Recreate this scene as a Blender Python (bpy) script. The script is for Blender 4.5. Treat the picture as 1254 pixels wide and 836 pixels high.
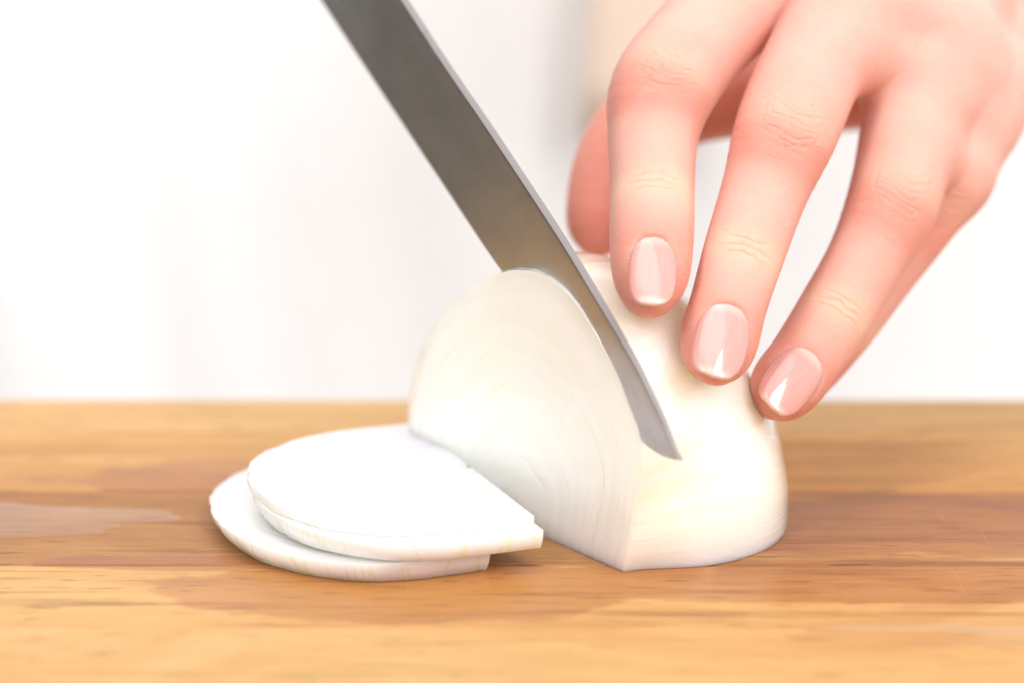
import bpy, bmesh, math, random
import numpy as np
from mathutils import Vector, Matrix, noise as mnoise

for o in list(bpy.data.objects): bpy.data.objects.remove(o)
sc = bpy.context.scene
U = 0.01                                   # the tables below are in centimetres; Blender gets metres

# ------------------------------------------------------------------ camera
PITCH = math.radians(16.0); LENS = 100.0
CF = np.array([0, math.cos(PITCH), -math.sin(PITCH)])
CC = np.array([-1.938, -46.947, 17.673])
cam = bpy.data.cameras.new('camera'); camo = bpy.data.objects.new('camera', cam); sc.collection.objects.link(camo)
camo.location = CC * U; camo.rotation_euler = (math.radians(90) - PITCH, 0, 0)
cam.lens = LENS; cam.sensor_width = 36; cam.clip_start = 0.02; cam.clip_end = 50
cam.dof.use_dof = True; cam.dof.focus_distance = 0.5045; cam.dof.aperture_fstop = 6.6
sc.camera = camo
# ------------------------------------------------------------------ light
w = bpy.data.worlds.new('World'); sc.world = w; w.use_nodes = True
w.node_tree.nodes['Background'].inputs[0].default_value = (1.0, 0.985, 0.97, 1)
w.node_tree.nodes['Background'].inputs[1].default_value = 0.66
def lamp(name, loc, target, sx, sy, power, col):
    l = bpy.data.lights.new(name, 'AREA'); l.shape = 'RECTANGLE'; l.size = sx; l.size_y = sy; l.energy = power; l.color = col
    o = bpy.data.objects.new(name, l); sc.collection.objects.link(o); o.location = loc
    o.rotation_euler = (Vector(target) - Vector(loc)).to_track_quat('-Z', 'Y').to_euler(); return o
lamp('window_light', (-1.20, -1.42, 1.35), (0, 0.1, 0.06), 0.60, 2.1, 33.0, (1.0, 0.985, 0.98))
lamp('softbox_light', (1.30, -1.30, 1.55), (0.02, 0.1, 0.06), 0.55, 2.1, 23.0, (1.0, 0.98, 0.965))
lamp('ceiling_light', (-0.15, 0.0, 2.1), (0, 0.16, 0), 2.0, 1.2, 9.0, (1.0, 0.99, 0.985))
lamp('added_jacket_fill', (-0.46, 0.125, 0.10), (-0.39, 0.60, 0.10), 0.34, 0.5, 0.85, (1.0, 0.985, 0.995))  # added fill lamp, out of view, only to brighten the jacket
lamp('added_jacket_fill', (0.50, 0.125, 0.05), (0.44, 0.60, 0.06), 0.3, 0.4, 0.3, (1.0, 0.985, 0.98))  # weaker added fill for the jacket's other side
sc.view_settings.view_transform = 'Standard'; sc.view_settings.look = 'None'; sc.view_settings.gamma = 1
sc.view_settings.use_curve_mapping = False; sc.view_settings.exposure = 0.68
sc.render.engine = 'CYCLES'
sc.cycles.use_denoising = True; sc.cycles.max_bounces = 10; sc.cycles.diffuse_bounces = 7; sc.cycles.transparent_max_bounces = 8
sc.cycles.caustics_reflective = False; sc.cycles.caustics_refractive = False

# ------------------------------------------------------------------ helpers
def link(name, me, mat=None, parent=None, smooth=True):
    o = bpy.data.objects.new(name, me); sc.collection.objects.link(o)
    if mat: me.materials.append(mat)
    if parent: o.parent = parent
    if smooth:
        for p in me.polygons: p.use_smooth = True
    return o
def mesh(name, verts, faces):
    me = bpy.data.meshes.new(name); me.from_pydata([tuple(v) for v in verts], [], [tuple(f) for f in faces]); me.update(); return me
def npmesh(name, V, Q):
    me = bpy.data.meshes.new(name); n = len(Q); k = Q.shape[1]
    me.vertices.add(len(V)); me.vertices.foreach_set('co', V.astype(np.float32).ravel())
    me.loops.add(n * k); me.loops.foreach_set('vertex_index', Q.astype(np.int32).ravel())
    me.polygons.add(n); me.polygons.foreach_set('loop_start', np.arange(0, n * k, k, dtype=np.int32))
    me.polygons.foreach_set('loop_total', np.full(n, k, dtype=np.int32)); me.update(calc_edges=True); me.validate(); return me
def attr(me, name, data):
    if data.ndim == 1:
        a = me.attributes.new(name, 'FLOAT', 'POINT'); a.data.foreach_set('value', data.astype(np.float32))
    else:
        a = me.attributes.new(name, 'FLOAT_VECTOR', 'POINT'); a.data.foreach_set('vector', data.astype(np.float32).ravel())
def empty(name, loc):
    o = bpy.data.objects.new(name, None); sc.collection.objects.link(o); o.location = loc; o.empty_display_size = 0.01; return o
def tag(o, label=None, cat=None, group=None, kind=None):
    if label: o['label'] = label
    if cat: o['category'] = cat
    if group: o['group'] = group
    if kind: o['kind'] = kind
    return o
def fix_normals(me):
    bm = bmesh.new(); bm.from_mesh(me); bmesh.ops.recalc_face_normals(bm, faces=bm.faces); bm.to_mesh(me); bm.free()
def sharp(o, deg):
    o.data.set_sharp_from_angle(angle=math.radians(deg))
def frame(o, loc):                          # mesh built in world metres -> origin at loc
    o.data.transform(Matrix.Translation(-Vector(loc))); o.location = loc
def grid_faces(nu, nv, closed_u=False):     # vertex index = j*nu + i
    F = []
    for j in range(nv - 1):
        for i in range(nu if closed_u else nu - 1):
            i2 = (i + 1) % nu
            F.append((j * nu + i, j * nu + i2, (j + 1) * nu + i2, (j + 1) * nu + i))
    return F
def catmull(P, n):
    P = np.asarray(P, float); out = []; m = len(P)
    for i in range(m - 1):
        p0 = P[max(i - 1, 0)] if i > 0 else 2 * P[0] - P[1]
        p1, p2 = P[i], P[i + 1]
        p3 = P[i + 2] if i + 2 < m else 2 * P[-1] - P[-2]
        for t in np.arange(n) / n:
            out.append(.5 * (2 * p1 + (p2 - p0) * t + (2 * p0 - 5 * p1 + 4 * p2 - p3) * t * t + (3 * p1 - p0 - 3 * p2 + p3) * t ** 3))
    out.append(P[-1]); return np.array(out)

class NT:                                   # small node-tree writer
    def __init__(s, name):
        s.m = bpy.data.materials.new(name); s.m.use_nodes = True; s.t = s.m.node_tree; s.n = s.t.nodes
        s.b = s.n['Principled BSDF']; s.out = s.n['Material Output']
    def new(s, typ, **kw):
        n = s.n.new(typ)
        for k, v in kw.items(): setattr(n, k, v)
        return n
    def lk(s, a, b): s.t.links.new(a, b)
    def put(s, sock, v):
        if isinstance(v, bpy.types.NodeSocket): s.lk(v, sock)
        else: sock.default_value = v
    def math(s, op, a, b=0.0, c=0.0, clamp=False):
        n = s.new('ShaderNodeMath', operation=op, use_clamp=clamp)
        for i, v in enumerate((a, b, c)): s.put(n.inputs[i], v)
        return n.outputs[0]
    def smooth(s, v, lo, hi, a=0.0, b=1.0):
        n = s.new('ShaderNodeMapRange', interpolation_type='SMOOTHSTEP')
        s.put(n.inputs[0], v); s.put(n.inputs[1], lo); s.put(n.inputs[2], hi); s.put(n.inputs[3], a); s.put(n.inputs[4], b)
        return n.outputs[0]
    def mix(s, f, a, b, mode='MIX'):
        n = s.new('ShaderNodeMix', data_type='RGBA', blend_type=mode)
        s.put(n.inputs[0], f)
        for k, v in ((6, a), (7, b)):
            s.put(n.inputs[k], v if isinstance(v, bpy.types.NodeSocket) else (*v[:3], 1))
        return n.outputs[2]
    def coord(s, which='Object'):
        return s.new('ShaderNodeTexCoord').outputs[which]
    def attr(s, name, vec=False):
        n = s.new('ShaderNodeAttribute', attribute_name=name); return n.outputs['Vector' if vec else 'Fac']
    def mapping(s, v, scale=(1, 1, 1), loc=(0, 0, 0), rot=(0, 0, 0)):
        n = s.new('ShaderNodeMapping'); s.lk(v, n.inputs[0]); n.inputs['Scale'].default_value = scale
        n.inputs['Location'].default_value = loc; n.inputs['Rotation'].default_value = rot; return n.outputs[0]
    def noise(s, v, scale, detail=3, rough=.5, dist=0.0, out=0):
        n = s.new('ShaderNodeTexNoise'); s.put(n.inputs['Vector'], v); n.inputs['Scale'].default_value = scale
        n.inputs['Detail'].default_value = detail; n.inputs['Roughness'].default_value = rough; n.inputs['Distortion'].default_value = dist
        return n.outputs[out]
    def vor(s, v, scale, feature='F1', out=0):
        n = s.new('ShaderNodeTexVoronoi', feature=feature); s.put(n.inputs['Vector'], v); n.inputs['Scale'].default_value = scale
        return n.outputs[out]
    def sep(s, v):
        n = s.new('ShaderNodeSeparateXYZ'); s.lk(v, n.inputs[0]); return n.outputs
    def comb(s, x, y, z):
        n = s.new('ShaderNodeCombineXYZ'); [s.put(n.inputs[i], q) for i, q in enumerate((x, y, z))]; return n.outputs[0]
    def bump(s, h, strength, dist, normal=None):
        n = s.new('ShaderNodeBump'); s.put(n.inputs['Height'], h); n.inputs['Strength'].default_value = strength
        n.inputs['Distance'].default_value = dist
        if normal is not None: s.lk(normal, n.inputs['Normal'])
        return n.outputs[0]
    def set(s, **kw):
        for k, v in kw.items(): s.put(s.b.inputs[k.replace('_', ' ')], v if not (isinstance(v, tuple) and len(v) == 3 and k in ('Base_Color', 'Specular_Tint', 'Emission_Color')) else (*v, 1))
        return s.m

# ------------------------------------------------------------------ directions on the board
TH = math.radians(53.0)
AX = np.array([math.sin(TH), math.cos(TH), 0.])       # along the onion's axis, away from the cut face
VX = np.array([-math.cos(TH), math.sin(TH), 0.])      # along the cut face's base, away from the camera
ZX = np.array([0, 0, 1.])
def sqz(s, q, z): return (AX * s + VX * q + ZX * z) * U

# ------------------------------------------------------------------ materials
def mat_wood(name, base, dark, seed, streak=1.0):
    t = NT(name); g = t.coord('Generated'); p = t.new('ShaderNodeNewGeometry').outputs['Position']
    v = t.mapping(p, scale=(7, 60, 60), loc=(seed * 3.1, seed * 1.7, 0))
    warp = t.noise(t.mapping(p, scale=(11, 15, 15), loc=(seed, seed, seed)), 1.0, 2)
    vw = t.new('ShaderNodeVectorMath', operation='ADD'); t.lk(v, vw.inputs[0]); t.lk(t.comb(0, t.math('MULTIPLY', warp, 4.2), 0), vw.inputs[1])
    n1 = t.noise(vw.outputs[0], 1.0, 5, .6, .6)
    n2 = t.noise(t.mapping(p, scale=(45, 480, 480), loc=(seed, 0, 0)), 1.0, 3, .6)
    n3 = t.noise(t.mapping(p, scale=(9, 170, 170), loc=(0, seed, 0)), 1.0, 3, .6)
    n4 = t.noise(t.mapping(p, scale=(4, 14, 14), loc=(seed * 2, seed, 0)), 1.0, 2)
    f = t.smooth(n1, .33, .72)
    c = t.mix(f, base, dark)
    c = t.mix(t.smooth(n3, .54, .72, 0, .75 * streak), c, tuple(x * .45 for x in dark))
    c = t.mix(t.smooth(n2, .35, .75, 0, .35), c, tuple(min(1, x * 1.25) for x in base))
    c = t.mix(t.smooth(n4, .35, .7, 0, .6), c, (dark[0] * 1.0, dark[1] * .85, dark[2] * .7))
    n5 = t.noise(t.mapping(p, scale=(14, 330, 330), loc=(seed, seed, 0)), 1.0, 4, .65)
    c = t.mix(t.smooth(n5, .56, .72, 0, .5 * streak), c, tuple(x * .5 for x in dark))
    # short dark pores
    po = t.noise(t.mapping(p, scale=(85, 850, 850), loc=(seed, 0, 0)), 1.0, 2)
    c = t.mix(t.smooth(po, .62, .69, 0, .6), c, tuple(x * .5 for x in dark))
    # wet stains with ragged rims (places in metres on the board)
    x, y, z = t.sep(p)
    wa = t.noise(t.mapping(p, scale=(26, 70, 1), loc=(3.3, 1.9, 0)), 1.0, 5, .6)
    wb = t.noise(t.mapping(p, scale=(160, 330, 1)), 1.0, 4, .65)
    wet = None
    for (cx, cy, rx, ry, ph) in WET:
        dx = t.math('DIVIDE', t.math('SUBTRACT', x, cx), rx); dy = t.math('DIVIDE', t.math('SUBTRACT', y, cy), ry)
        dd = t.math('SQRT', t.math('ADD', t.math('MULTIPLY', dx, dx), t.math('MULTIPLY', dy, dy)))
        dd = t.math('ADD', dd, t.math('MULTIPLY', t.math('SUBTRACT', wa, .5), ph))
        k = t.smooth(t.math('ADD', dd, t.math('MULTIPLY', t.math('SUBTRACT', wb, .5), .28)), .93, 1.05, 1, 0)
        wet = k if wet is None else t.math('MAXIMUM', wet, k)
    cw = t.mix(1.0, c, (.74, .54, .36), 'MULTIPLY')
    c = t.mix(t.math('MULTIPLY', wet, .85), c, cw)
    # knife scratches
    sc1 = t.noise(t.mapping(p, scale=(900, 25, 1), rot=(0, 0, .5)), 1.0, 1)
    sc2 = t.noise(t.mapping(p, scale=(1100, 22, 1), rot=(0, 0, -.25)), 1.0, 1)
    sm = t.math('MAXIMUM', t.smooth(sc1, .70, .76), t.smooth(sc2, .71, .77))
    c = t.mix(t.math('MULTIPLY', sm, .05), c, tuple(min(1, k * 1.35) for k in base))
    h = t.math('ADD', t.math('MULTIPLY', n2, .5), t.math('MULTIPLY', po, -.4))
    h = t.math('SUBTRACT', h, t.math('MULTIPLY', sm, .15))
    r = t.math('ADD', t.math('MULTIPLY', wet, -.22), .50)
    return t.set(Base_Color=c, Roughness=r, Normal=t.bump(h, .4, .0004), Specular_IOR_Level=.28)

WET = [(-.036, -.009, .042, .0150, .9), (-.078, .0048, .026, .0040, 1.1), (.052, -.005, .090, .0105, .8), (.075, .024, .075, .0165, .7), (-.06, .052, .05, .011, 1.2), (.14, .06, .05, .012, 1.0)]

def mat_onion_face(name):
    t = NT(name); p = t.attr('onion', True)        # (layer radius, angle, side)
    r, a, s = t.sep(p)
    n = t.noise(t.coord(), 900, 2)
    rr = t.math('ADD', t.math('MULTIPLY', r, 7.0), t.math('MULTIPLY', t.noise(t.coord(), 60, 2), 1.1))
    fr = t.math('FRACT', rr)
    br = t.smooth(t.noise(t.comb(t.math('MULTIPLY', r, 5), t.math('MULTIPLY', a, 2.5), s), 1.0, 2), .42, .62)
    lines = t.math('MULTIPLY', t.smooth(t.math('ABSOLUTE', t.math('SUBTRACT', fr, .5)), .0, .12, 1, 0), br)
    body = t.mix(t.smooth(fr, .0, 1.0), (.90, .945, .895), (.93, .965, .925))
    c = t.mix(t.math('MULTIPLY', lines, .34), body, (.83, .88, .72))
    c = t.mix(t.smooth(r, .95, .995, 0, .8), c, (.90, .93, .80))
    fib = t.noise(t.comb(t.math('MULTIPLY', r, 6), t.math('MULTIPLY', a, 55), s), 1.0, 3, .6)
    c = t.mix(t.smooth(fib, .5, .8, 0, .2), c, (.86, .90, .78))
    # outer skin: cream, finely streaked along the axis
    st = t.noise(t.comb(t.math('MULTIPLY', a, 26), t.math('MULTIPLY', r, 1.2), 0.0), 1.0, 4, .6)
    so = t.mix(t.smooth(st, .35, .7), (.95, .95, .85), (.93, .92, .74))
    st2 = t.noise(t.comb(t.math('MULTIPLY', a, 90), t.math('MULTIPLY', r, 2.0), 5.0), 1.0, 2, .6)
    so = t.mix(t.smooth(st2, .58, .75, 0, .25), so, (.90, .89, .64))
    c = t.mix(t.smooth(s, .5, 1.0), c, so)
    # green veins where the layers' edges show on the rim of a slice
    rimm = t.math('MULTIPLY', t.smooth(s, .2, .42), t.smooth(s, .5, .7, 1, 0))
    vein = t.noise(t.comb(t.math('MULTIPLY', a, 9.0), t.math('MULTIPLY', r, .5), 3.0), 1.0, 1)
    vl = t.math('MULTIPLY', t.smooth(t.math('ABSOLUTE', t.math('SUBTRACT', vein, .5)), 0, .035, 1, 0), rimm)
    c = t.mix(t.math('MULTIPLY', vl, .6), c, (.72, .79, .42))
    hf = t.math('MULTIPLY', t.math('SUBTRACT', 1, s), t.math('ADD', t.math('MULTIPLY', lines, -.4), t.math('MULTIPLY', n, .15)))
    ho = t.math('MULTIPLY', s, t.math('ADD', t.math('MULTIPLY', st, .9), t.math('MULTIPLY', st2, .2)))
    return t.set(Base_Color=c, Roughness=t.math('ADD', t.math('MULTIPLY', s, -.07), .27), Specular_IOR_Level=.5, Subsurface_Weight=.85, Subsurface_Radius=(.85, 1.0, .75),
                 Subsurface_Scale=.014, Normal=t.bump(t.math('ADD', hf, ho), .45, .0006), Coat_Weight=.7, Coat_Roughness=.08)

def mat_steel(name, rough, col):
    t = NT(name); p = t.attr('blade', True)
    n = t.noise(t.mapping(p, scale=(3, 220, 1)), 1.0, 3, .6)
    n2 = t.noise(t.mapping(p, scale=(1.2, 1.2, 1)), 1.0, 3, .6)
    sp = t.noise(t.mapping(p, scale=(16, 16, 16)), 1.0, 2)
    c = t.mix(t.smooth(n2, .3, .7), col, tuple(k * .88 for k in col))
    c = t.mix(t.smooth(n, .45, .7, 0, .35), c, tuple(min(1, k * 1.2) for k in col))
    c = t.mix(t.smooth(sp, .72, .76, 0, .5), c, (.85, .80, .72))
    b_ = t.sep(p)[1]; spine = t.smooth(b_, 1.9, 1.99)
    r = t.math('ADD', t.math('MULTIPLY', n, .12), rough); r = t.math('ADD', r, t.math('MULTIPLY', spine, .25))
    c = t.mix(spine, c, (.34, .32, .325))
    t.b.inputs['Anisotropic'].default_value = .4
    return t.set(Base_Color=c, Metallic=1.0, Roughness=r, Normal=t.bump(n, .2, .0002))

def mat_skin(name):
    t = NT(name); p = t.coord()
    x, y, z = t.sep(t.attr('fco', True)); red = t.attr('red'); yel = t.attr('yel'); wr = t.attr('wr')
    big = t.noise(p, 90, 3, .6); mid = t.noise(p, 320, 3, .6)
    c = t.mix(t.smooth(big, .3, .7), (.80, .485, .405), (.80, .435, .36))
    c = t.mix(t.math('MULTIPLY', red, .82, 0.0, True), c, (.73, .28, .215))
    c = t.mix(t.math('MULTIPLY', yel, .45), c, (.82, .60, .40))
    c = t.mix(t.smooth(mid, .5, .75, 0, .4), c, (.77, .40, .32))
    fr = t.noise(p, 420, 1); c = t.mix(t.smooth(fr, .77, .82, 0, .4), c, (.60, .33, .20))
    # folds of skin over the joints, in the finger's own coordinates (cm)
    jd, jp, dz = t.sep(t.attr('jco', True))
    seed = t.math('MULTIPLY', z, 1.37)
    wob = t.noise(t.comb(t.math('MULTIPLY', x, 2.2), t.math('MULTIPLY', y, 2.5), seed), 1.0, 2)
    def folds(v, centre, half, per, wobs, bend):
        q = t.math('SUBTRACT', v, centre)
        q = t.math('ADD', q, t.math('MULTIPLY', t.math('MULTIPLY', x, x), bend))
        ph = t.math('ADD', t.math('MULTIPLY', q, per), t.math('MULTIPLY', t.math('SUBTRACT', wob, .5), wobs))
        ridge = t.math('POWER', t.math('ABSOLUTE', t.math('SINE', t.math('MULTIPLY', ph, math.pi))), .45)
        m = t.math('MULTIPLY', t.smooth(t.math('ABSOLUTE', q), half * .35, half, 1, 0), t.smooth(t.math('ABSOLUTE', x), .25, .62, 1, .05))
        m = t.math('MULTIPLY', m, dz)
        return t.math('MULTIPLY', t.math('SUBTRACT', ridge, 1), m)
    patch = t.smooth(t.noise(t.comb(t.math('MULTIPLY', x, 3.0), t.math('MULTIPLY', y, 5.0), seed), 1.0, 2), .35, .62)
    cd = folds(jd, .03, .30, 6.5, 1.7, .25)
    cp = t.math('MULTIPLY', folds(jp, -.12, .58, 7.5, 2.2, -.55), t.math('ADD', t.math('MULTIPLY', patch, .5), .3))
    e1 = t.math('DIVIDE', x, .56); e2 = t.math('DIVIDE', t.math('SUBTRACT', jp, .06), .50)
    er = t.math('ADD', t.math('SQRT', t.math('ADD', t.math('MULTIPLY', e1, e1), t.math('MULTIPLY', e2, e2))), t.math('MULTIPLY', t.math('SUBTRACT', wob, .5), .55))
    oval = t.math('MULTIPLY', t.math('MULTIPLY', t.smooth(t.math('ABSOLUTE', t.math('SUBTRACT', er, 1)), 0, .10, -1, 0), dz), t.math('MULTIPLY', patch, .28))
    crease = t.math('ADD', t.math('ADD', cd, cp), oval)
    c = t.mix(t.smooth(t.math('MULTIPLY', crease, -1), .25, 1.0, 0, .55), c, (.70, .36, .27))
    fine = t.vor(t.mapping(p, scale=(1, 1, 1)), 1500, 'DISTANCE_TO_EDGE')
    fl = t.noise(t.comb(t.math('MULTIPLY', x, 7), t.math('MULTIPLY', y, 26), z), 1.0, 4, .65)
    h = t.math('ADD', t.math('MULTIPLY', crease, 1.5), t.math('MULTIPLY', t.smooth(fine, 0, .18), .12))
    h = t.math('ADD', h, t.math('MULTIPLY', fl, .95))
    h = t.math('ADD', h, t.math('MULTIPLY', mid, .35))
    rough = t.math('ADD', t.math('MULTIPLY', mid, .2), .36)
    return t.set(Base_Color=c, Roughness=rough, Specular_IOR_Level=.45, Subsurface_Weight=.9, Subsurface_Radius=(1.0, .32, .16), Subsurface_Scale=.0045,
                 Normal=t.bump(h, .6, .0006))

def mat_nail(name):
    t = NT(name); x, y, z = t.sep(t.attr('nail', True))
    c = t.mix(t.smooth(y, .86, .97), (.66, .30, .265), (.76, .48, .41))
    c = t.mix(t.smooth(y, .20, .02, 0, .55), c, (.80, .56, .50))
    n = t.noise(t.comb(t.math('MULTIPLY', x, 14), t.math('MULTIPLY', y, 1.2), 0.0), 1.0, 2)
    c = t.mix(t.smooth(n, .4, .7, 0, .2), c, (.78, .48, .42))
    return t.set(Base_Color=c, Roughness=.22, Specular_IOR_Level=.5, Subsurface_Weight=.4, Subsurface_Radius=(1, .4, .25), Subsurface_Scale=.002,
                 Coat_Weight=1.0, Coat_Roughness=.05, Normal=t.bump(n, .05, .0003))

def mat_plain(name, col, rough=.6, grain=0.0, gscale=600, **kw):
    t = NT(name); n = t.noise(t.coord(), gscale, 3)
    c = t.mix(t.smooth(n, .3, .7, 0, 1), col, tuple(k * .94 for k in col))
    return t.set(Base_Color=c, Roughness=rough, Normal=t.bump(n, grain, .0005), **kw)
def mat_water(name):
    t = NT(name)
    fr = t.new('ShaderNodeFresnel'); fr.inputs['IOR'].default_value = 1.4
    fz = t.math('MULTIPLY', fr.outputs[0], t.math('SUBTRACT', 1, t.new('ShaderNodeNewGeometry').outputs['Backfacing']))
    g = t.new('ShaderNodeBsdfGlossy'); g.inputs['Roughness'].default_value = .03
    tr = t.new('ShaderNodeBsdfTransparent'); tr.inputs['Color'].default_value = (.97, .96, .95, 1)
    m = t.new('ShaderNodeMixShader'); t.lk(fz, m.inputs[0]); t.lk(tr.outputs[0], m.inputs[1]); t.lk(g.outputs[0], m.inputs[2])
    t.lk(m.outputs[0], t.out.inputs[0]); return t.m

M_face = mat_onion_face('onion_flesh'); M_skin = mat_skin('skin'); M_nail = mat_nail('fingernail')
M_steel = mat_steel('blade_steel', .24, (.68, .71, .74)); M_cloth = mat_plain('white_cotton', (.86, .86, .87), .85, .3)
M_tan = mat_plain('beige_cotton', (.84, .69, .58), .85, .3); M_black = mat_plain('black_handle', (.02, .02, .022), .4, .1)
M_rivet = mat_plain('rivet_steel', (.6, .6, .6), .25, 0, Metallic=1.0); M_counter = mat_plain('brown_counter', (.15, .12, .095), .35, .05)
M_wall = mat_plain('white_paint', (.78, .78, .77), .8, .1); M_floor = mat_plain('floor_tile', (.35, .30, .25), .5, .1)
M_water = mat_water('water_film')

# ------------------------------------------------------------------ setting
def sheet(name, x0, x1, y0, y1, z, mat):
    me = mesh(name, [(x0, y0, z), (x1, y0, z), (x1, y1, z), (x0, y1, z)], [(0, 1, 2, 3)])
    return tag(link(name, me, mat, smooth=False), kind='structure')
def box_me(name, x0, x1, y0, y1, z0, z1, bev=.002, seg=2):
    bm = bmesh.new(); bmesh.ops.create_cube(bm, size=1)
    for v in bm.verts: v.co = ((x0 + x1) / 2 + v.co.x * (x1 - x0), (y0 + y1) / 2 + v.co.y * (y1 - y0), (z0 + z1) / 2 + v.co.z * (z1 - z0))
    if bev: bmesh.ops.bevel(bm, geom=bm.edges[:], offset=bev, segments=seg, affect='EDGES', profile=.5)
    me = bpy.data.meshes.new(name); bm.to_mesh(me); bm.free(); return me
BZ = -.03                                              # counter top: the board is 3 cm thick
cnt = tag(link('countertop', box_me('countertop', -1.0, 1.0, -.42, .104, BZ - .04, BZ - .0005, .004), M_counter, smooth=False), kind='structure')
wl = tag(link('wall', box_me('wall', -2.2, 2.2, 1.6, 1.7, -.9, 1.6, 0), M_wall, smooth=False), kind='structure')
tag(link('wall', box_me('wall', -1.3, -1.2, -2.2, 1.6, -.9, 1.6, 0), mat_plain('brown_paint', (.155, .135, .115), .6, .1), smooth=False), kind='structure')
sheet('floor', -2.2, 2.2, -2.2, 1.6, -.9, M_floor)

# ------------------------------------------------------------------ cutting board of glued strips
BX0, BX1 = -.30, .235
board = empty('cutting_board', ((BX0 + BX1) / 2, .02, BZ))
tag(board, 'wet wooden cutting board of glued strips under the onion', 'cutting board')
STRIPS = [(-.085, -.0495, (.56, .35, .15), (.49, .27, .095), 1, .5), (-.0495, -.0258, (.58, .36, .155), (.49, .265, .09), 2, .6),
          (-.0258, .0034, (.56, .325, .125), (.38, .175, .05), 3, 1.2), (.0034, .044, (.49, .275, .108), (.28, .122, .042), 5, 1.2),
          (.044, .075, (.53, .305, .115), (.43, .215, .07), 7, .9), (.075, .106, (.60, .38, .165), (.50, .28, .105), 9, .7)]
for (y0, y1, b, d, sd, stv) in STRIPS:
    me = box_me('plank', BX0, BX1, y0 + .00005, y1 - .00005, BZ, 0, .00045 if y1 < .09 else .004, 3)
    o = link('plank', me, mat_wood('wood_strip', b, d, sd, stv), board, smooth=False)
    o.matrix_parent_inverse = Matrix.Translation(-board.location)

# puddles: thin lenses of water lying on the wood
def puddle(cx, cy, rx, ry, seed, label):
    V = []; n, m = 48, 8
    for j in range(m + 1):
        t_ = j / m
        for i in range(n):
            a = 2 * math.pi * i / n; k = 1 + .45 * mnoise.noise((math.cos(a) * 1.3, math.sin(a) * 1.3, seed)) + .18 * mnoise.noise((math.cos(a) * 4, math.sin(a) * 4, seed))
            V.append((cx + rx * k * t_ * math.cos(a), cy + ry * k * t_ * math.sin(a), 0.00008 + .0003 * (1 - t_ ** 2) ** .6))
    F = [tuple(reversed(f)) for f in grid_faces(n, m + 1, True)]
    me = mesh('water_puddle', V, F); o = link('water_puddle', me, M_water); frame(o, (cx, cy, 0)); return tag(o, label, 'puddle')
puddle(-.118, .026, .034, .010, 2.0, 'shiny water puddle at the left edge of the board')
puddle(.050, -.0300, .030, .0042, 5.0, 'shiny pale water puddle at the front right of the board')
# ------------------------------------------------------------------ the onion half
OUT = catmull([(0, 0), (-.15, .6), (-.29, 1.3), (-.47, 2.3), (-.20, 3.1), (.56, 3.92), (1.35, 4.55), (2.1, 4.84), (2.9, 4.86), (3.89, 4.53), (4.9, 3.88), (5.86, 2.97), (6.35, 2.1), (6.53, 1.4), (6.5, .7), (6.4, 0)], 6)
OS = np.array([0, .7, 1.4, 2.1, 2.8, 3.4, 3.94, 4.5, 4.9, 5.2, 5.4])
OW = np.array([3.5, 3.68, 3.82, 3.84, 3.72, 3.44, 3.0, 2.40, 1.80, 1.20, 0.45])
OH = np.array([4.86, 4.95, 4.92, 4.75, 4.42, 3.98, 3.46, 2.78, 2.2, 1.55, .7])
def _tab(Y):                                 # smooth profile instead of straight pieces
    c = catmull(np.c_[OS, Y], 12); return c[:, 0], c[:, 1]
TW, TH_ = _tab(OW), _tab(OH)
OUT = np.array([p + [.022 * mnoise.noise((i_ * .55, 3.1, 0)), .022 * mnoise.noise((i_ * .55, 9.1, 0)) * min(1, p[1])] for i_, p in enumerate(OUT)])
nO = len(OUT); PHI = np.linspace(0, 1, nO)
arc = np.r_[0, np.cumsum(np.linalg.norm(np.diff(OUT, axis=0), axis=1))]; PHI = arc / arc[-1]
def section(s):
    wv, hv = np.interp(s, *TW), np.interp(s, *TH_)
    el = np.c_[3.05 - wv * np.cos(np.pi * PHI), hv * np.sin(np.pi * PHI) ** .95]
    k = math.exp(-(max(0, s - .15) / .95) ** 1.8)
    sc_ = np.array([wv / 3.5, hv / 4.86]); o = (OUT - [3.15, 0]) * sc_ + [3.12, 0]
    return o * k + el * (1 - k)
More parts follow.
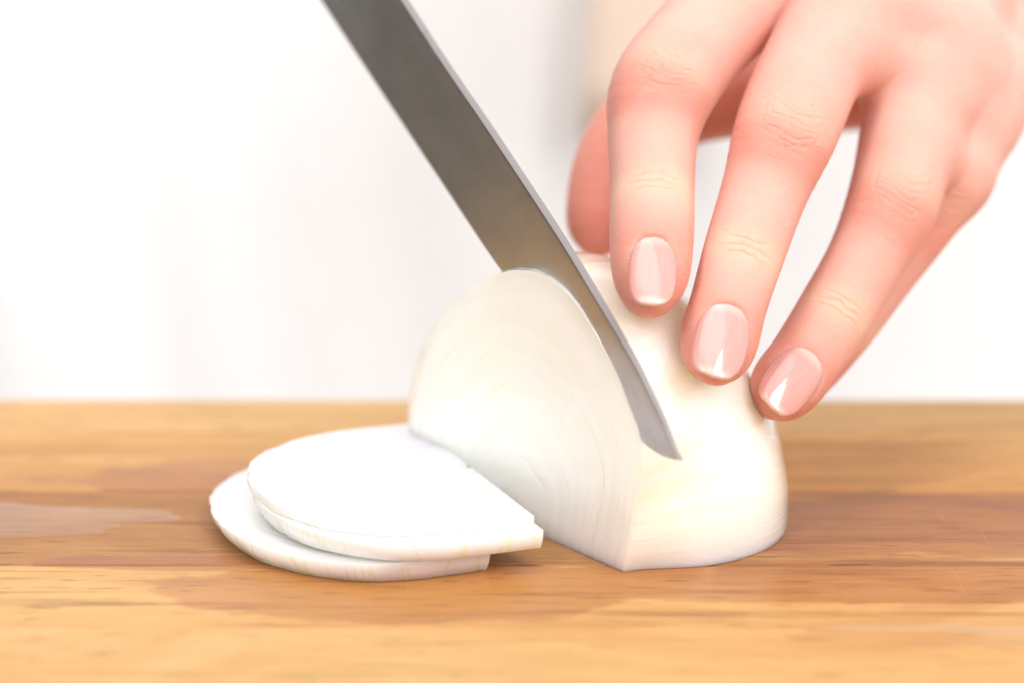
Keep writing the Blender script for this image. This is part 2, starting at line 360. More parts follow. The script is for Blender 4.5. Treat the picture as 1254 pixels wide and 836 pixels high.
def onion():
    V = []; A = []; ss = np.r_[0, np.linspace(.03, 4.4, 48), np.linspace(4.5, 5.4, 16)]
    for s in ss:
        S = section(s) if s > 0 else OUT
        for i, (q, z) in enumerate(S):
            rd = .035 * mnoise.noise((PHI[i] * 20, s * .25, 1.3)) + .012 * mnoise.noise((PHI[i] * 55, s * .4, 7)) + .02 * mnoise.noise((PHI[i] * 6, s * 1.2, 4))
            e = np.array([q - 3.1, z]); L = np.linalg.norm(e); e = e / L
            rd *= min(1, s / .15) * min(1, z / .3)
            V.append(sqz(s, q + e[0] * rd, max(0.0, z + e[1] * rd) + .01)); A.append((s * .2, PHI[i] * 3.0, 1.0))
    n1 = len(ss); F = grid_faces(nO, n1)
    # tip cap
    V.append(sqz(5.45, 3.05, .35)); A.append((1.1, 1.5, 1)); tip = len(V) - 1
    for i in range(nO - 1): F.append(((n1 - 1) * nO + i, (n1 - 1) * nO + i + 1, tip))
    # underside
    for j in range(n1 - 1): F.append((j * nO, (j + 1) * nO, (j + 1) * nO + nO - 1, j * nO + nO - 1))
    F.append(((n1 - 1) * nO, tip, (n1 - 1) * nO + nO - 1))
    # cut face: rings from the centre out; layers stand a hair proud of one another
    base = len(V); NR = 64; cen = np.array([3.1, .0])
    for j in range(NR + 1):
        r = j / NR
        for i in range(nO):
            q, z = cen + (OUT[i] - cen) * r
            st = .5 + .5 * math.cos(r * 9.5 * 2 * math.pi)
            ds = -(.006 * st + .03 * mnoise.noise((q * .8, z * .8, 2.0)) + .05 * mnoise.noise((q * .25, z * .25, 9))) * min(1, (1 - r) / .06) 
            V.append(sqz(ds, q, max(z, 0) + .01)); A.append((r, PHI[i] * 3.0, 0.0))
    F += [tuple(base + k for k in f) for f in grid_faces(nO, NR + 1)]
    rim = {base + NR * nO + i: i for i in range(nO)}; keep = {v: k for k, v in rim.items()}
    F = [tuple(keep.get(k, k) for k in f) for f in F]; used = sorted({k for f in F for k in f}); new = {k: i for i, k in enumerate(used)}
    F = [tuple(new[k] for k in f) for f in F]; V = [V[k] for k in used]; A = [A[k] for k in used]
    me = mesh('onion', V, F); attr(me, 'onion', np.array(A)); fix_normals(me)
    o = link('onion_half', me, M_face); sharp(o, 38); frame(o, Vector(sqz(2, 3.1, 0)))
    return o
oh = tag(onion(), 'peeled white onion half lying flat with the knife in it', 'onion half')

# ------------------------------------------------------------------ slices fallen from it
def slice_(P, ang, L, h, t, drop, tilt, seed, name, pw):
    """half-disc: P near top corner (x,y,z cm), ang its straight edge, L edge length, h depth, t thickness"""
    e = np.array([-math.cos(ang), math.sin(ang), 0]); n = np.array([-math.sin(ang), -math.cos(ang), 0])
    ez = ZX
    e = e * math.cos(tilt[0]) + ZX * math.sin(tilt[0]); n = n * math.cos(tilt[1]) + ZX * math.sin(tilt[1]); ez = np.cross(n, e); ez *= np.sign(ez[2])
    m = 64; ph = np.linspace(0, math.pi, m); rnd = random.Random(seed)
    def ring(sc, under):
        pts = []
        for p in ph:
            c, s_ = math.cos(p), math.sin(p)
            x = L / 2 - L / 2 * sc * (abs(c) ** .92) * np.sign(c) - under * (1 - s_) ** 3 * np.sign(-c) * -1 * 0
            y = h * sc * (s_ ** pw)
            x -= .10 * math.exp(-((p - .55) / .3) ** 2) * 1.0
            wv = 1 + .012 * mnoise.noise((p * 5, seed, 0)) + .006 * mnoise.noise((p * 14, seed, 3))
            pts.append((x * wv, y * wv))
        return np.array(pts)
    V = []; A = []
    def put(p2, z, r, p, side):
        b = np.array(P) + e * p2[0] + n * p2[1] + ez * z
        V.append(b * U); A.append((r, p * 3.0 / math.pi + seed, side))
    rows = []
    NR = 40
    top = ring(1, 0); cen = np.array([L / 2, 0])
    for j in range(NR + 1):                                   # top face
        r = .02 + .98 * j / NR
        for i in range(m):
            st = .5 + .5 * math.cos(r * 9.5 * 2 * math.pi)
            z = (-.005 * st + .02 * mnoise.noise((top[i][0] * r, top[i][1] * r, seed))) * min(1, (1 - r) / .05)
            put(cen + (top[i] - cen) * r, z, r, ph[i], 0)
    for j in range(1, 11):                                    # rim, narrowing downwards, layer edges scalloped
        k = j / 10; R_ = ring(1 - drop / h * k, 0)
        for i in range(m):
            sca = .025 * abs(math.sin(ph[i] * 11 + seed + .6 * math.sin(ph[i] * 3))) * math.sin(math.pi * k * .8)
            d = (R_[i] - cen); d = d / np.linalg.norm(d)
            put(R_[i] + d * (sca + .03 * math.sin(math.pi * k)), -t * k, .6 + .3 * k, ph[i], .45)
    bot = ring(1 - drop / h, 0)
    for j in range(1, 9):
        r = 1 - j / 8 * .98
        for i in range(m): put(cen + (bot[i] - cen) * r, -t, r, ph[i], 0)
    nrow = NR + 1 + 10 + 8
    F = grid_faces(m, nrow)
    # straight side: first and last columns
    for col in (0, m - 1):
        pass
    c0 = [r * m for r in range(nrow)]; c1 = [r * m + m - 1 for r in range(nrow)]
    # each half is a strip between the top rows and the bottom rows of that column
    def close(col):
        topc = col[:NR + 1]; rim = col[NR + 1:NR + 11]; bo = col[NR + 11:]
        loop = topc + rim + bo
        F.append(tuple(loop))
    close(c0); close(c1)
    F.append((c0[0], c0[-1], c1[-1], c1[0]))
    me = mesh(name, V, F); attr(me, 'onion', np.array(A)); fix_normals(me)
    o = link(name, me, M_face); sharp(o, 38); frame(o, Vector(np.array(P) * U) - Vector((0, 0, t * U)))
    return o
A66 = math.radians(66)
s1 = slice_((-2.32, -.06, .41), math.radians(64), 6.6, 3.75, .40, .22, (0, 0), 1.0, 'onion_slice', .85)
s2 = slice_((-1.39, .03, .78), math.radians(66), 6.0, 4.15, .37, .18, (.0, .016), 4.0, 'onion_slice', .68)
s3 = slice_((-1.56, .33, .94), math.radians(67), 5.9, 4.12, .22, .06, (.0, .018), 7.0, 'onion_slice', .66)
G = 'onion slices fallen beside the onion half'
tag(s1, 'lowest onion slice, lying flat on the wet board under the others', 'onion slice', G)
tag(s2, 'thick middle onion slice between the bottom slice and the thin top one', 'onion slice', G)
tag(s3, 'thin topmost onion slice of the pile, flat white face up against the half onion', 'onion slice', G)

# ------------------------------------------------------------------ knife (plane parallel to the cut face)
K0, K1 = .045, .055
def knife():
    root = empty('kitchen_knife', sqz(.4, 6, 7)); tag(root, 'steel kitchen knife slicing down into the onion half', 'knife')
    # plane s = K0 + K1*q : meets the cut face at its near rim and opens away from it
    edge = [(-1.4, 2.463), (-1.101, 2.432), (-0.728, 2.469), (-0.395, 2.571), (0.354, 2.921), (1.647, 3.57), (2.932, 4.177), (4.019, 4.688), (5.917, 5.902), (7.932, 7.2), (10.229, 8.697)]
    spine = [(-1.535, 2.544), (-1.394, 2.695), (-1.109, 3.069), (-0.633, 3.557), (-0.177, 3.983), (0.894, 4.831), (2.069, 5.715), (4.226, 7.188), (5.748, 8.181), (7.325, 9.273)]
    dE = (np.array(edge[-1]) - edge[-3]); dE /= np.linalg.norm(dE); edge += [tuple(np.array(edge[-1]) + dE * l) for l in (2.5, 5.)]
    dS = (np.array(spine[-1]) - spine[-3]); dS /= np.linalg.norm(dS); spine += [tuple(np.array(spine[-1]) + dS * l) for l in (2.5, 5.)]
    tip = (-1.605, 2.505)
    E_ = catmull([tip] + edge, 6); S_ = catmull([tip] + spine, 6)
    def res(P, n):
        d = np.r_[0, np.cumsum(np.linalg.norm(np.diff(P, axis=0), axis=1))]; x = np.linspace(0, 1, n) ** 1.35 * d[-1]
        return np.c_[np.interp(x, d, P[:, 0]), np.interp(x, d, P[:, 1])], x
    n = 90; E2, le = res(E_, n); S2, ls = res(S_, n)
    K = [0, .06, .14, .3, .5, .7, .85, .94, 1.0]
    V = []; A = []
    for i in range(n):
        th_ = .085 * min(1, .55 + ls[i] / 8)
        prof = []
        for k in K:
            if k < .06: hh = .002
            elif k <= .14: hh = .02
            else: hh = .02 + (th_ - .02) * min(1, (k - .14) / .60)
            prof.append((k, max(.002, hh if k < 1 else th_ * .93)))
        loop = [(k, -hh) for k, hh in prof] + [(k, hh) for k, hh in reversed(prof)]
        for k, hh in loop:
            q, z = E2[i] + (S2[i] - E2[i]) * k
            V.append(sqz(K0 + K1 * q + hh, q, z)); A.append((ls[i], k * 2, 0))
    m = len(K) * 2
    F = grid_faces(m, n, True); F.append(tuple(range(m))); F.append(tuple((n - 1) * m + i for i in reversed(range(m))))
    me = mesh('blade', V, F); attr(me, 'blade', np.array(A)); fix_normals(me)
    b = link('blade', me, M_steel, root)
    md = b.modifiers.new('edges', 'EDGE_SPLIT'); md.split_angle = math.radians(32)
    # handle, out of the picture at the upper left
    d = np.array([.80, .60]); nn = np.array([-.60, .80]); o0 = (E2[-1] + S2[-1]) / 2
    V = []
    for i, (l, wv, tv) in enumerate([(-.3, .95, .35), (.2, 1.0, .7), (1.5, 1.05, .85), (4, 1.15, .95), (7, 1.1, .9), (10, 1.25, .95), (11.2, 1.1, .8), (11.6, .7, .4)]):
        for a_ in np.linspace(0, 2 * math.pi, 20, endpoint=False):
            c = o0 + d * l + nn * math.cos(a_) * wv
            V.append(sqz(K0 + K1 * c[0] + math.sin(a_) * tv, *c))
    F = grid_faces(20, 8, True) + [tuple(range(20)), tuple(140 + i for i in reversed(range(20)))]
    me = mesh('handle', V, F); fix_normals(me); h = link('handle', me, M_black, root)
    for l in (2, 5.5, 9):
        bm = bmesh.new(); bmesh.ops.create_cone(bm, cap_ends=True, segments=20, radius1=.0032, radius2=.0032, depth=.0205)
        R_ = Vector(AX).to_track_quat('Z', 'Y').to_matrix().to_4x4(); R_.translation = Vector(sqz(K0 + K1 * (o0 + d * l)[0], *(o0 + d * l)))
        bm.transform(R_); me = bpy.data.meshes.new('rivet'); bm.to_mesh(me); bm.free(); link('rivet', me, M_rivet, root, False)
    for c in root.children: c.matrix_parent_inverse = Matrix.Translation(-root.location)
    return root
knife()

# ------------------------------------------------------------------ the hand: one surface grown from a distance field
# chains: (x, y, z, radius) in cm, base -> tip
FINGERS = {
 'index': [(3.53, 7.774, 9.927, 1.037), (2.35, 6.46, 9.002, 0.987), (1.442, 5.304, 8.366, 0.955), (0.816, 4.44, 7.703, 0.966), (0.63, 3.785, 7.032, 0.831), (0.585, 2.954, 6.31, 0.763), (0.541, 2.128, 5.607, 0.754), (0.5, 1.408, 5.09, 0.688), (0.461, 1.12, 4.811, 0.5)],
 'middle': [(5.046, 7.221, 9.568, 1.06), (4.206, 6.001, 8.706, 1.011), (3.556, 4.949, 7.911, 0.966), (3.068, 4.002, 7.063, 0.946), (2.636, 3.218, 6.144, 0.789), (2.204, 2.319, 5.185, 0.729), (1.907, 1.644, 4.462, 0.687), (1.686, 1.02, 3.919, 0.688), (1.629, 0.749, 3.7, 0.499)],
 'ring': [(6.302, 7.383, 8.044, 0.977), (5.748, 6.321, 7.212, 0.901), (5.431, 5.338, 6.394, 0.873), (5.134, 4.572, 5.553, 0.865), (4.589, 3.939, 4.65, 0.724), (3.945, 3.301, 3.732, 0.704), (3.395, 2.708, 3.095, 0.669), (3.02, 2.254, 2.782, 0.649), (2.848, 2.106, 2.627, 0.486)],
 'little': [(7.312, 7.996, 7.046, 0.896), (6.648, 6.797, 5.999, 0.835), (5.95, 5.941, 5.103, 0.733), (5.118, 5.353, 4.096, 0.651), (4.364, 4.867, 3.185, 0.618), (3.654, 4.486, 2.38, 0.555), (3.415, 4.341, 2.134, 0.431)],
 'thumb': [(7.415, 12.381, 6.897, 1.206), (5.275, 11.656, 6.546, 1.057), (3.319, 10.703, 6.488, 0.89), (1.743, 9.659, 6.473, 0.858), (0.638, 8.848, 6.186, 0.832), (0.072, 7.828, 5.529, 0.804), (-0.173, 6.991, 4.788, 0.716), (-0.258, 6.704, 4.514, 0.507)],
}
WRIST = np.array((9.558, 13.582, 12.898))
CH = {k: catmull(np.array(L), 5) for k, L in FINGERS.items()}
VIEW = -CF                                  # the backs of the fingers face the front of the board
# nails: middle, direction of the tip, outward, sideways, finger radius, half width, half length (cm)
NAILS = {
 'index': ((0.475, 1.0793, 4.8352), (-0.0593, -0.7885, -0.6122), (0.0433, -0.6147, 0.7876), (-0.9973, 0.0202, 0.0706), 0.6883, 0.4087, 0.7457),
 'middle': ((1.6111, 0.7833, 3.7164), (-0.2349, -0.7388, -0.6316), (0.1492, -0.6695, 0.7276), (-0.9605, 0.0767, 0.2675), 0.6876, 0.4727, 0.7592),
 'ring': ((2.9071, 2.1281, 2.6857), (-0.5796, -0.6486, -0.4934), (0.3235, -0.7388, 0.5911), (-0.7479, 0.183, 0.6381), 0.6493, 0.4574, 0.723),
 'little': ((3.531, 4.4186, 2.2437), (-0.6271, -0.3458, -0.6979), (0.0887, -0.9219, 0.3771), (-0.7738, 0.1746, 0.6089), 0.5545, 0.4005, 0.6161),
}
def unit(v): return v / np.linalg.norm(v)
def ds0(d): return np.clip((d - .05) / .5, 0, 1)
class Grid:
    def __init__(s, lo, hi, h):
        s.lo = np.array(lo, float); s.h = h; s.n = np.ceil((np.array(hi) - s.lo) / h).astype(int) + 1
        s.ax = [s.lo[i] + h * np.arange(s.n[i]) for i in range(3)]
    def sl(s, lo, hi):
        a = np.maximum(0, np.floor((np.asarray(lo) - s.lo) / s.h).astype(int)); b = np.minimum(s.n, np.ceil((np.asarray(hi) - s.lo) / s.h).astype(int) + 1)
        return tuple(slice(int(a[i]), int(max(a[i], b[i]))) for i in range(3))
    def pts(s, sl):
        return [s.ax[i][sl[i]].astype(np.float32).reshape([-1 if j == i else 1 for j in range(3)]) for i in range(3)]
def cone(g, arr, A, ra, B, rb, D=None, kd=1.0, marg=.5):
    r = max(ra, rb) + marg; sl = g.sl(np.minimum(A, B) - r, np.maximum(A, B) + r); X = g.pts(sl)
    if any(q.size == 0 for q in X): return
    ab = (B - A).astype(np.float32); L2 = float(ab @ ab) + 1e-9
    dx, dy, dz = X[0] - np.float32(A[0]), X[1] - np.float32(A[1]), X[2] - np.float32(A[2])
    t = np.clip((dx * ab[0] + dy * ab[1] + dz * ab[2]) / np.float32(L2), 0, 1)
    ox, oy, oz = dx - t * ab[0], dy - t * ab[1], dz - t * ab[2]
    d2 = ox * ox + oy * oy + oz * oz
    if D is not None:
        od = ox * np.float32(D[0]) + oy * np.float32(D[1]) + oz * np.float32(D[2]); d2 = d2 + np.float32(kd * kd - 1) * od * od
    d = np.sqrt(np.maximum(d2, 0)) - (np.float32(ra) + t * np.float32(rb - ra))
    arr[sl] = np.minimum(arr[sl], d)
def smin(a, b, k):
    h = np.clip(.5 + .5 * (b - a) / k, 0, 1); return b + (a - b) * h - k * h * (1 - h)

def nail_frame(fin):
    c, T, D, Lt, r, hw, hl = NAILS[fin]; return (*[np.array(q) for q in (c, T, D, Lt)], r, hw, hl)

DK = 1.10
def hand():
    h = HVOX
    g = Grid((-1.2, -1.2, .8), (10.6, 16.5, 14.6), h)
    F = np.full(g.n, .6, np.float32); Pm = np.full(g.n, .6, np.float32)
    Wc = WRIST
    # dorsal side of the hand
    k1, k2 = CH['index'][0, :3], CH['little'][0, :3]
    Dp = np.cross(k1 - k2, Wc - (k1 + k2) / 2); Dp = unit(Dp); Dp = Dp if Dp @ VIEW > 0 else -Dp
    for k, C in CH.items():
        n = len(C)
        for i in range(n - 1):
            T = unit(C[i + 1, :3] - C[i, :3]); D = VIEW - T * (VIEW @ T); D = unit(D)
            cone(g, F, C[i, :3], C[i, 3], C[i + 1, :3], C[i + 1, 3], D, DK if k != 'thumb' else 1.0)
    lat = unit(np.cross(Dp, Wc - (k1 + k2) / 2))
    if lat @ (k1 - k2) < 0: lat = -lat
    offs = {'index': 1.25, 'middle': .45, 'ring': -.4, 'little': -1.2}
    for k, of in offs.items():
        C = CH[k]; A = C[0, :3] - Dp * .22; B = Wc + lat * of
        cone(g, Pm, C[1, :3] * .55 + C[0, :3] * .45 - Dp * .25, C[0, 3] * .86, A, C[0, 3] * 1.0)
        cone(g, Pm, A, C[0, 3] * 1.0, A * .5 + B * .5 - Dp * .25, 1.25); cone(g, Pm, A * .5 + B * .5 - Dp * .25, 1.25, B, 1.05)
    # webs of skin between the finger roots
    for (a_, b_) in (((3.137, 6.784, 9.51, 0.712), (4.328, 6.267, 9.157, 0.737)), ((4.458, 5.764, 8.13, 0.734), (5.782, 6.371, 7.706, 0.775)), ((5.796, 6.333, 7.21, 0.839), (7.079, 7.427, 6.673, 0.889)), ((5.571, 5.565, 6.345, 0.739), (6.511, 6.219, 5.726, 0.75)), ((5.046, 7.217, 9.569, 1.06), (6.305, 7.425, 8.116, 1.072)), ((6.305, 7.425, 8.116, 1.072), (7.304, 7.975, 7.131, 0.991)), ((5.422, 6.86, 8.686, 1.027), (6.715, 7.35, 7.491, 1.011))):
        cone(g, Pm, np.array(a_[:3]), a_[3], np.array(b_[:3]), b_[3])
    # palm side flesh: thenar and hypothenar
    cone(g, Pm, CH['little'][0, :3] - Dp * .9, .8, Wc - lat * 1.2 - Dp * .6, 1.0)
    cone(g, Pm, CH['middle'][0, :3] - Dp * 1.2, .8, Wc - Dp * .8, .9); cone(g, Pm, CH['index'][0, :3] - Dp * 1.0, .75, Wc + lat * .8 - Dp * .8, .9)
    cone(g, Pm, CH['thumb'][0, :3], CH['thumb'][0, 3], Wc + lat * 1.3 - Dp * .7, 1.15); cone(g, Pm, CH['thumb'][0, :3], 1.0, CH['index'][0, :3] * .5 + CH['middle'][0, :3] * .5 - Dp * 1.3, .8)
    cone(g, Pm, CH['thumb'][0, :3], 1.0, CH['ring'][0, :3] - Dp * 1.4, .8)
    # wrist and start of the forearm, up to the cuff
    fa = Wc + unit(Wc - (k1 + k2) / 2) * 5
    cone(g, Pm, Wc + lat * .75, 1.35, fa + lat * .9, 1.6); cone(g, Pm, Wc - lat * .75, 1.3, fa - lat * .9, 1.6)
    # blend the palm's own pieces: soften by averaging
    def blur(a, r):
        for ax in range(3):
            c = np.cumsum(np.pad(a, [(r + 1, r) if i == ax else (0, 0) for i in range(3)], mode='edge'), axis=ax, dtype=np.float32)
            n = a.shape[ax]; i1 = [slice(None)] * 3; i0 = [slice(None)] * 3; i1[ax] = slice(2 * r + 1, None); i0[ax] = slice(0, n)
            a = (c[tuple(i1)] - c[tuple(i0)]) / (2 * r + 1)
        return a
    rb = max(1, int(round(.24 / h))); Pm = blur(blur(Pm, rb), rb)
    d = smin(Pm, F, .5); del Pm
    # nail beds
    for fin in NAILS:
        c, T, D, Lt, r, hw, hl = nail_frame(fin); sl = g.sl(c - 1.2, c + 1.2); X = g.pts(sl)
        dx, dy, dz = X[0] - np.float32(c[0]), X[1] - np.float32(c[1]), X[2] - np.float32(c[2])
        lx = dx * Lt[0] + dy * Lt[1] + dz * Lt[2]; ly = dx * T[0] + dy * T[1] + dz * T[2]; lz = dx * D[0] + dy * D[1] + dz * D[2]
        zn = r / DK + NZ - lx * lx / (2 * NRX * r) - ly * ly / (2 * NRY)
        ex = np.abs(lx) / (hw * 1.0); ey = np.maximum(-ly, 0) / (hl * 0.985)
        fp = ((ex ** 2.7 + ey ** 2.7) ** (1 / 2.7) - 1) * hw
        cut = np.maximum(fp, (zn - .02) - lz)                                  # <0: inside the removed slab
        cut = np.maximum(cut, -lz)
        k = .07; a, b = d[sl], -cut
        hh = np.clip(.5 - .5 * (a - b) / k, 0, 1); nd = a + (b - a) * hh + k * hh * (1 - hh)
        d[sl] = np.where(lz > 0, nd, d[sl])
    # ---- surface nets
    S = d < 0
    n0, n1, n2 = S.shape; NC = (n1 - 1) * (n2 - 1)
    cid = lambda i, j, k: (i * (n1 - 1) + j) * (n2 - 1) + k
    cnt = np.zeros(0)
    sums = {}; quads = []; cells = []; cr_c = []; cr_p = []
    for ax in range(3):
        a = [slice(None)] * 3; b = [slice(None)] * 3; a[ax] = slice(0, -1); b[ax] = slice(1, None)
        X = np.nonzero(S[tuple(a)] != S[tuple(b)]); I = np.array(X).T
        o1, o2 = [q for q in range(3) if q != ax]
        m = (I[:, o1] > 0) & (I[:, o2] > 0) & (I[:, o1] < S.shape[o1] - 1) & (I[:, o2] < S.shape[o2] - 1); I = I[m]
        J = I.copy(); J[:, ax] += 1
        va = d[I[:, 0], I[:, 1], I[:, 2]]; vb = d[J[:, 0], J[:, 1], J[:, 2]]; t = va / (va - vb)
        p = I.astype(np.float64); p[:, ax] += t
        cc = []
        for s1, s2 in ((-1, -1), (0, -1), (0, 0), (-1, 0)):
            K = I.copy(); K[:, o1] += s1; K[:, o2] += s2; c_ = cid(K[:, 0], K[:, 1], K[:, 2]); cc.append(c_); cr_c.append(c_); cr_p.append(p)
        q = np.array(cc).T; fl = (va < 0); 
        if ax == 1: fl = ~fl
        q[~fl] = q[~fl][:, ::-1]; quads.append(q)
    cr_c = np.concatenate(cr_c); cr_p = np.concatenate(cr_p); quads = np.concatenate(quads)
    uc, inv = np.unique(cr_c, return_inverse=True); V = np.zeros((len(uc), 3)); ct = np.bincount(inv)
    for ax in range(3): V[:, ax] = np.bincount(inv, cr_p[:, ax]) / ct
    Q = np.searchsorted(uc, quads)
    # Taubin smoothing
    E = np.concatenate([Q[:, [0, 1]], Q[:, [1, 2]], Q[:, [2, 3]], Q[:, [3, 0]]]); nb = np.bincount(E[:, 0], minlength=len(V)) + np.bincount(E[:, 1], minlength=len(V))
    for lam in (.55, -.57) * 4:
        acc = np.zeros_like(V)
        for ax in range(3): acc[:, ax] = np.bincount(E[:, 0], V[E[:, 1], ax], len(V)) + np.bincount(E[:, 1], V[E[:, 0], ax], len(V))
        V = V + lam * (acc / np.maximum(nb, 1)[:, None] - V)
    V = g.lo + V * g.h
    # keep the largest piece only
    lab = np.arange(len(V))
    # ---- per-vertex finger coordinates and skin tone
    fco = np.zeros((len(V), 3)); red = np.zeros(len(V)); yel = np.zeros(len(V)); wr = np.zeros(len(V)); jco = np.zeros((len(V), 3)); best = np.full(len(V), 9.)
    N = np.zeros_like(V); tri = np.cross(V[Q[:, 2]] - V[Q[:, 0]], V[Q[:, 3]] - V[Q[:, 1]])
    for q in range(4):
        for ax in range(3): N[:, ax] += np.bincount(Q[:, q], tri[:, ax], len(V))
    N /= np.linalg.norm(N, axis=1)[:, None] + 1e-12
    for fi, (k, C) in enumerate(CH.items()):
        al = np.r_[0, np.cumsum(np.linalg.norm(np.diff(C[:, :3], axis=0), axis=1))]; al = al[-1] - al
        box = np.all((V > C[:, :3].min(0) - 1.2) & (V < C[:, :3].max(0) + 1.2), axis=1); idx = np.nonzero(box)[0]
        for ch in np.array_split(idx, max(1, len(idx) // 40000)):
            dd = np.linalg.norm(V[ch][:, None, :] - C[None, :, :3], axis=2); j = dd.argmin(1); e = dd[np.arange(len(ch)), j] / C[j, 3]
            upd = e < best[ch]; ch2 = ch[upd]; j = j[upd]
            best[ch2] = e[upd]
            Tn = np.gradient(C[:, :3], axis=0); Tn /= np.linalg.norm(Tn, axis=1)[:, None]
            rel = V[ch2] - C[j, :3]; T = Tn[j]; D = VIEW - T * (T @ VIEW)[:, None]; D /= np.linalg.norm(D, axis=1)[:, None]; Lt = np.cross(T, D)
            along = al[j] - (rel * T).sum(1); latc = (rel * Lt).sum(1); dor = (N[ch2] * D).sum(1)
            rj = C[j, 3]
            fco[ch2] = np.c_[latc, along, np.full(len(ch2), fi * 7.3)]
            jd = {'index': (al[6 * 5 - 3], al[3 * 5]), 'middle': (al[5 * 5 + 1], al[3 * 5 + 1]), 'ring': (al[5 * 5], al[3 * 5]), 'little': (al[4 * 5], al[2 * 5]), 'thumb': (al[4 * 5], al[2 * 5])}[k]
            jco[ch2] = np.c_[along - jd[0], along - jd[1], ds0(dor)]
            gd = np.exp(-((along - jd[0]) / .34) ** 2); gp = np.exp(-((along - jd[1] + .1) / .62) ** 2); ds = np.clip((dor - .1) / .5, 0, 1)
            latm = np.clip(1.15 - np.abs(latc) / C[j, 3], 0, 1)
            wr[ch2] = np.clip(gd * 1.0 + gp * .75, 0, 1) * ds * latm ** .7 + .10 * ds
            yel[ch2] = gd * ds + .45 * np.exp(-((along - jd[1] - .15) / .3) ** 2) * ds
            tipr = np.exp(-((along - .35) / .75) ** 2)
            red[ch2] = np.clip(.95 * tipr + 1.0 * np.exp(-((along - jd[1] + .45) / .5) ** 2) * ds + .75 * (1 - ds) + .25, 0, 1) * np.clip((al[0] - along) / 2.0, 0, 1)
            if k == 'thumb': red[ch2] = 1.25; yel[ch2] = 0  # thumb's shadow behind the fingers is painted in as deep red
    for a_ in (red, yel, wr):                                                   # soften seams between fingers
        for _ in range(10):
            acc = np.bincount(E[:, 0], a_[E[:, 1]], len(V)) + np.bincount(E[:, 1], a_[E[:, 0]], len(V)); a_[:] = .4 * a_ + .6 * acc / np.maximum(nb, 1)
    me = npmesh('hand', V * U, Q); attr(me, 'fco', fco); attr(me, 'red', red); attr(me, 'yel', yel); attr(me, 'wr', wr); attr(me, 'jco', jco)
    return me, Wc, fa, Dp, lat
HVOX = .045; NZ = .01; NRX = 1.02; NRY = 4.5

person = empty('person', (.10, .33, -.9))
tag(person, 'person in white clothes whose left hand holds the onion half with spread fingertips', 'person')
hme, Wc, fa, Dp, lat = hand()
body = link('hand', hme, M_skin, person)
# nails
def nail(fin):
    c, T, D, Lt, r, hw, hl = nail_frame(fin); V = []; A = []; nu, nv = 25, 33
    for lay in (0, 1):
        for j in range(nv):
            b = -1 + 2 * j / (nv - 1)
            if b < 0: wv = (1 - abs(b) ** 2.7) ** (1 / 2.7) if abs(b) < 1 else 0
            else: wv = (1 - .05 * b) * ((1 - b ** 3.6) ** (1 / 2.2) if b < 1 else 0)
            wv = max(wv, .02)
            for i in range(nu):
                a = -1 + 2 * i / (nu - 1); x = a * wv * hw; y = b * hl + .0
                z = r / DK + NZ - x * x / (2 * NRX * r) - y * y / (2 * NRY) - (.05 if lay else 0) - (.012 * max(0, abs(a) - .8) / .2)
                V.append((c + Lt * x + T * y + D * z) * U); A.append((a, (b + 1) / 2, lay))
    n = nu * nv; F = grid_faces(nu, nv); F += [tuple(n + q for q in reversed(f)) for f in grid_faces(nu, nv)]
    rim = [i for i in range(nu)] + [j * nu + nu - 1 for j in range(1, nv)] + [(nv - 1) * nu + i for i in range(nu - 2, -1, -1)] + [j * nu for j in range(nv - 2, 0, -1)]
    for i in range(len(rim)): a, b = rim[i], rim[(i + 1) % len(rim)]; F.append((a, n + a, n + b, b))
    me = mesh('fingernail', V, F); attr(me, 'nail', np.array(A)); fix_normals(me)
    return link('fingernail', me, M_nail, body)
for fin in NAILS: nail(fin)

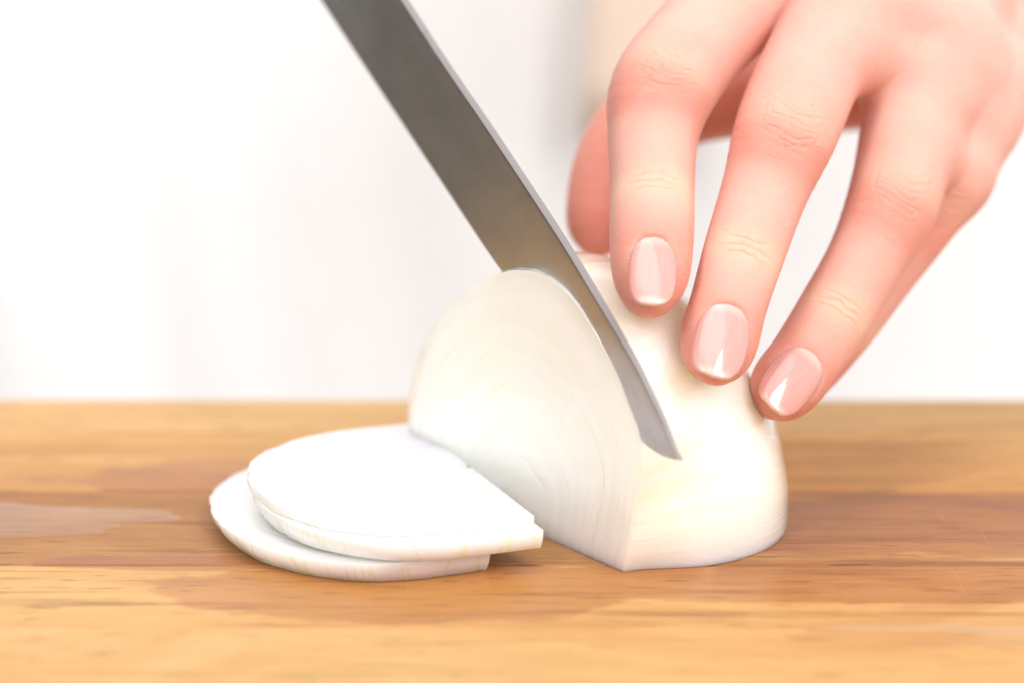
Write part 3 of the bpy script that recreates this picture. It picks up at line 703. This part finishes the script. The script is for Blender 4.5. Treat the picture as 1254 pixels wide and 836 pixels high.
# sleeve: cuff over the wrist (out of the picture), up to the shoulder of the jacket
def tube(name, P, mat, parent, m=40, fold=.0, close=True):
    P = catmull(np.array(P, float), 8); V = []
    up = np.array([0, 0, 1.])
    for i, row in enumerate(P):
        T = unit(P[min(i + 1, len(P) - 1), :3] - P[max(i - 1, 0), :3]); X = unit(np.cross(T, up)); Y = np.cross(X, T)
        for a in np.linspace(0, 2 * math.pi, m, endpoint=False):
            rr = 1 + fold * mnoise.noise((math.cos(a) * 1.5, math.sin(a) * 1.5, i * .5))
            V.append((row[:3] + (X * math.cos(a) * row[3] + Y * math.sin(a) * row[4]) * rr) * U)
    F = grid_faces(m, len(P), True)
    if close: F.append(tuple(range(m))); F.append(tuple((len(P) - 1) * m + i for i in reversed(range(m))))
    me = mesh(name, V, F); fix_normals(me); return link(name, me, mat, parent)
ud = unit(fa - Wc)
c0 = Wc + ud * 4.2
tube('sleeve', [(*c0, 3.0, 2.6), (*(c0 + ud * 5), 3.8, 3.4), (*(c0 + ud * 12 + [0, 1, 0]), 4.6, 4.4), (24, 27, 34, 6, 6), (20, 36, 46, 7, 7)], M_cloth, person, fold=.12)
# jacket front: a rounded torso with soft vertical folds, standing behind the counter
def torso():
    V = []; nu, nv = 220, 60
    for j in range(nv):
        z = -28 + 88 * j / (nv - 1)
        for i in range(nu):
            a = 2 * math.pi * i / nu; ca, sa = math.cos(a), math.sin(a)
            rx, ry = 22 + 2 * math.sin(z * .03), 11.5
            x = 2 + rx * np.sign(ca) * abs(ca) ** .8; y = 40 + ry * np.sign(sa) * abs(sa) ** .8
            f = (.55 * mnoise.noise((x * .16, z * .018, 3.0)) + .3 * mnoise.noise((x * .42 + z * .05, z * .03, 8.0))) if sa < 0 else 0
            if j > nv - 12:
                t = (j - nv + 12) / 11; x = 2 + (x - 2) * (1 - .7 * t ** 2); y = 40 + (y - 40) * (1 - .6 * t ** 2)
            V.append((np.array([x, y + f * 1.2, z])) * U)
    F = grid_faces(nu, nv, True) + [tuple(range(nu)), tuple((nv - 1) * nu + i for i in reversed(range(nu)))]
    me = mesh('jacket', V, F); fix_normals(me); return link('jacket', me, M_cloth, person)
torso()
def strap():
    V = []
    for j in range(30):
        z = 2 + 50 * j / 29
        for i, (dx, dy) in enumerate([(-1.3, .0), (-1.25, -.35), (-.6, -.5), (.6, -.5), (1.25, -.35), (1.3, 0), (.6, .1), (-.6, .1)]):
            V.append(np.array([1.5 + .05 * (z - 8) + dx, 27.6 + dy, z]) * U)
    F = grid_faces(8, 30, True) + [tuple(range(8)), tuple(232 + i for i in reversed(range(8)))]
    me = mesh('strap', V, F); fix_normals(me); return link('strap', me, M_tan, person)
strap()
for o in person.children:
    o.matrix_parent_inverse = Matrix.Translation(-person.location)
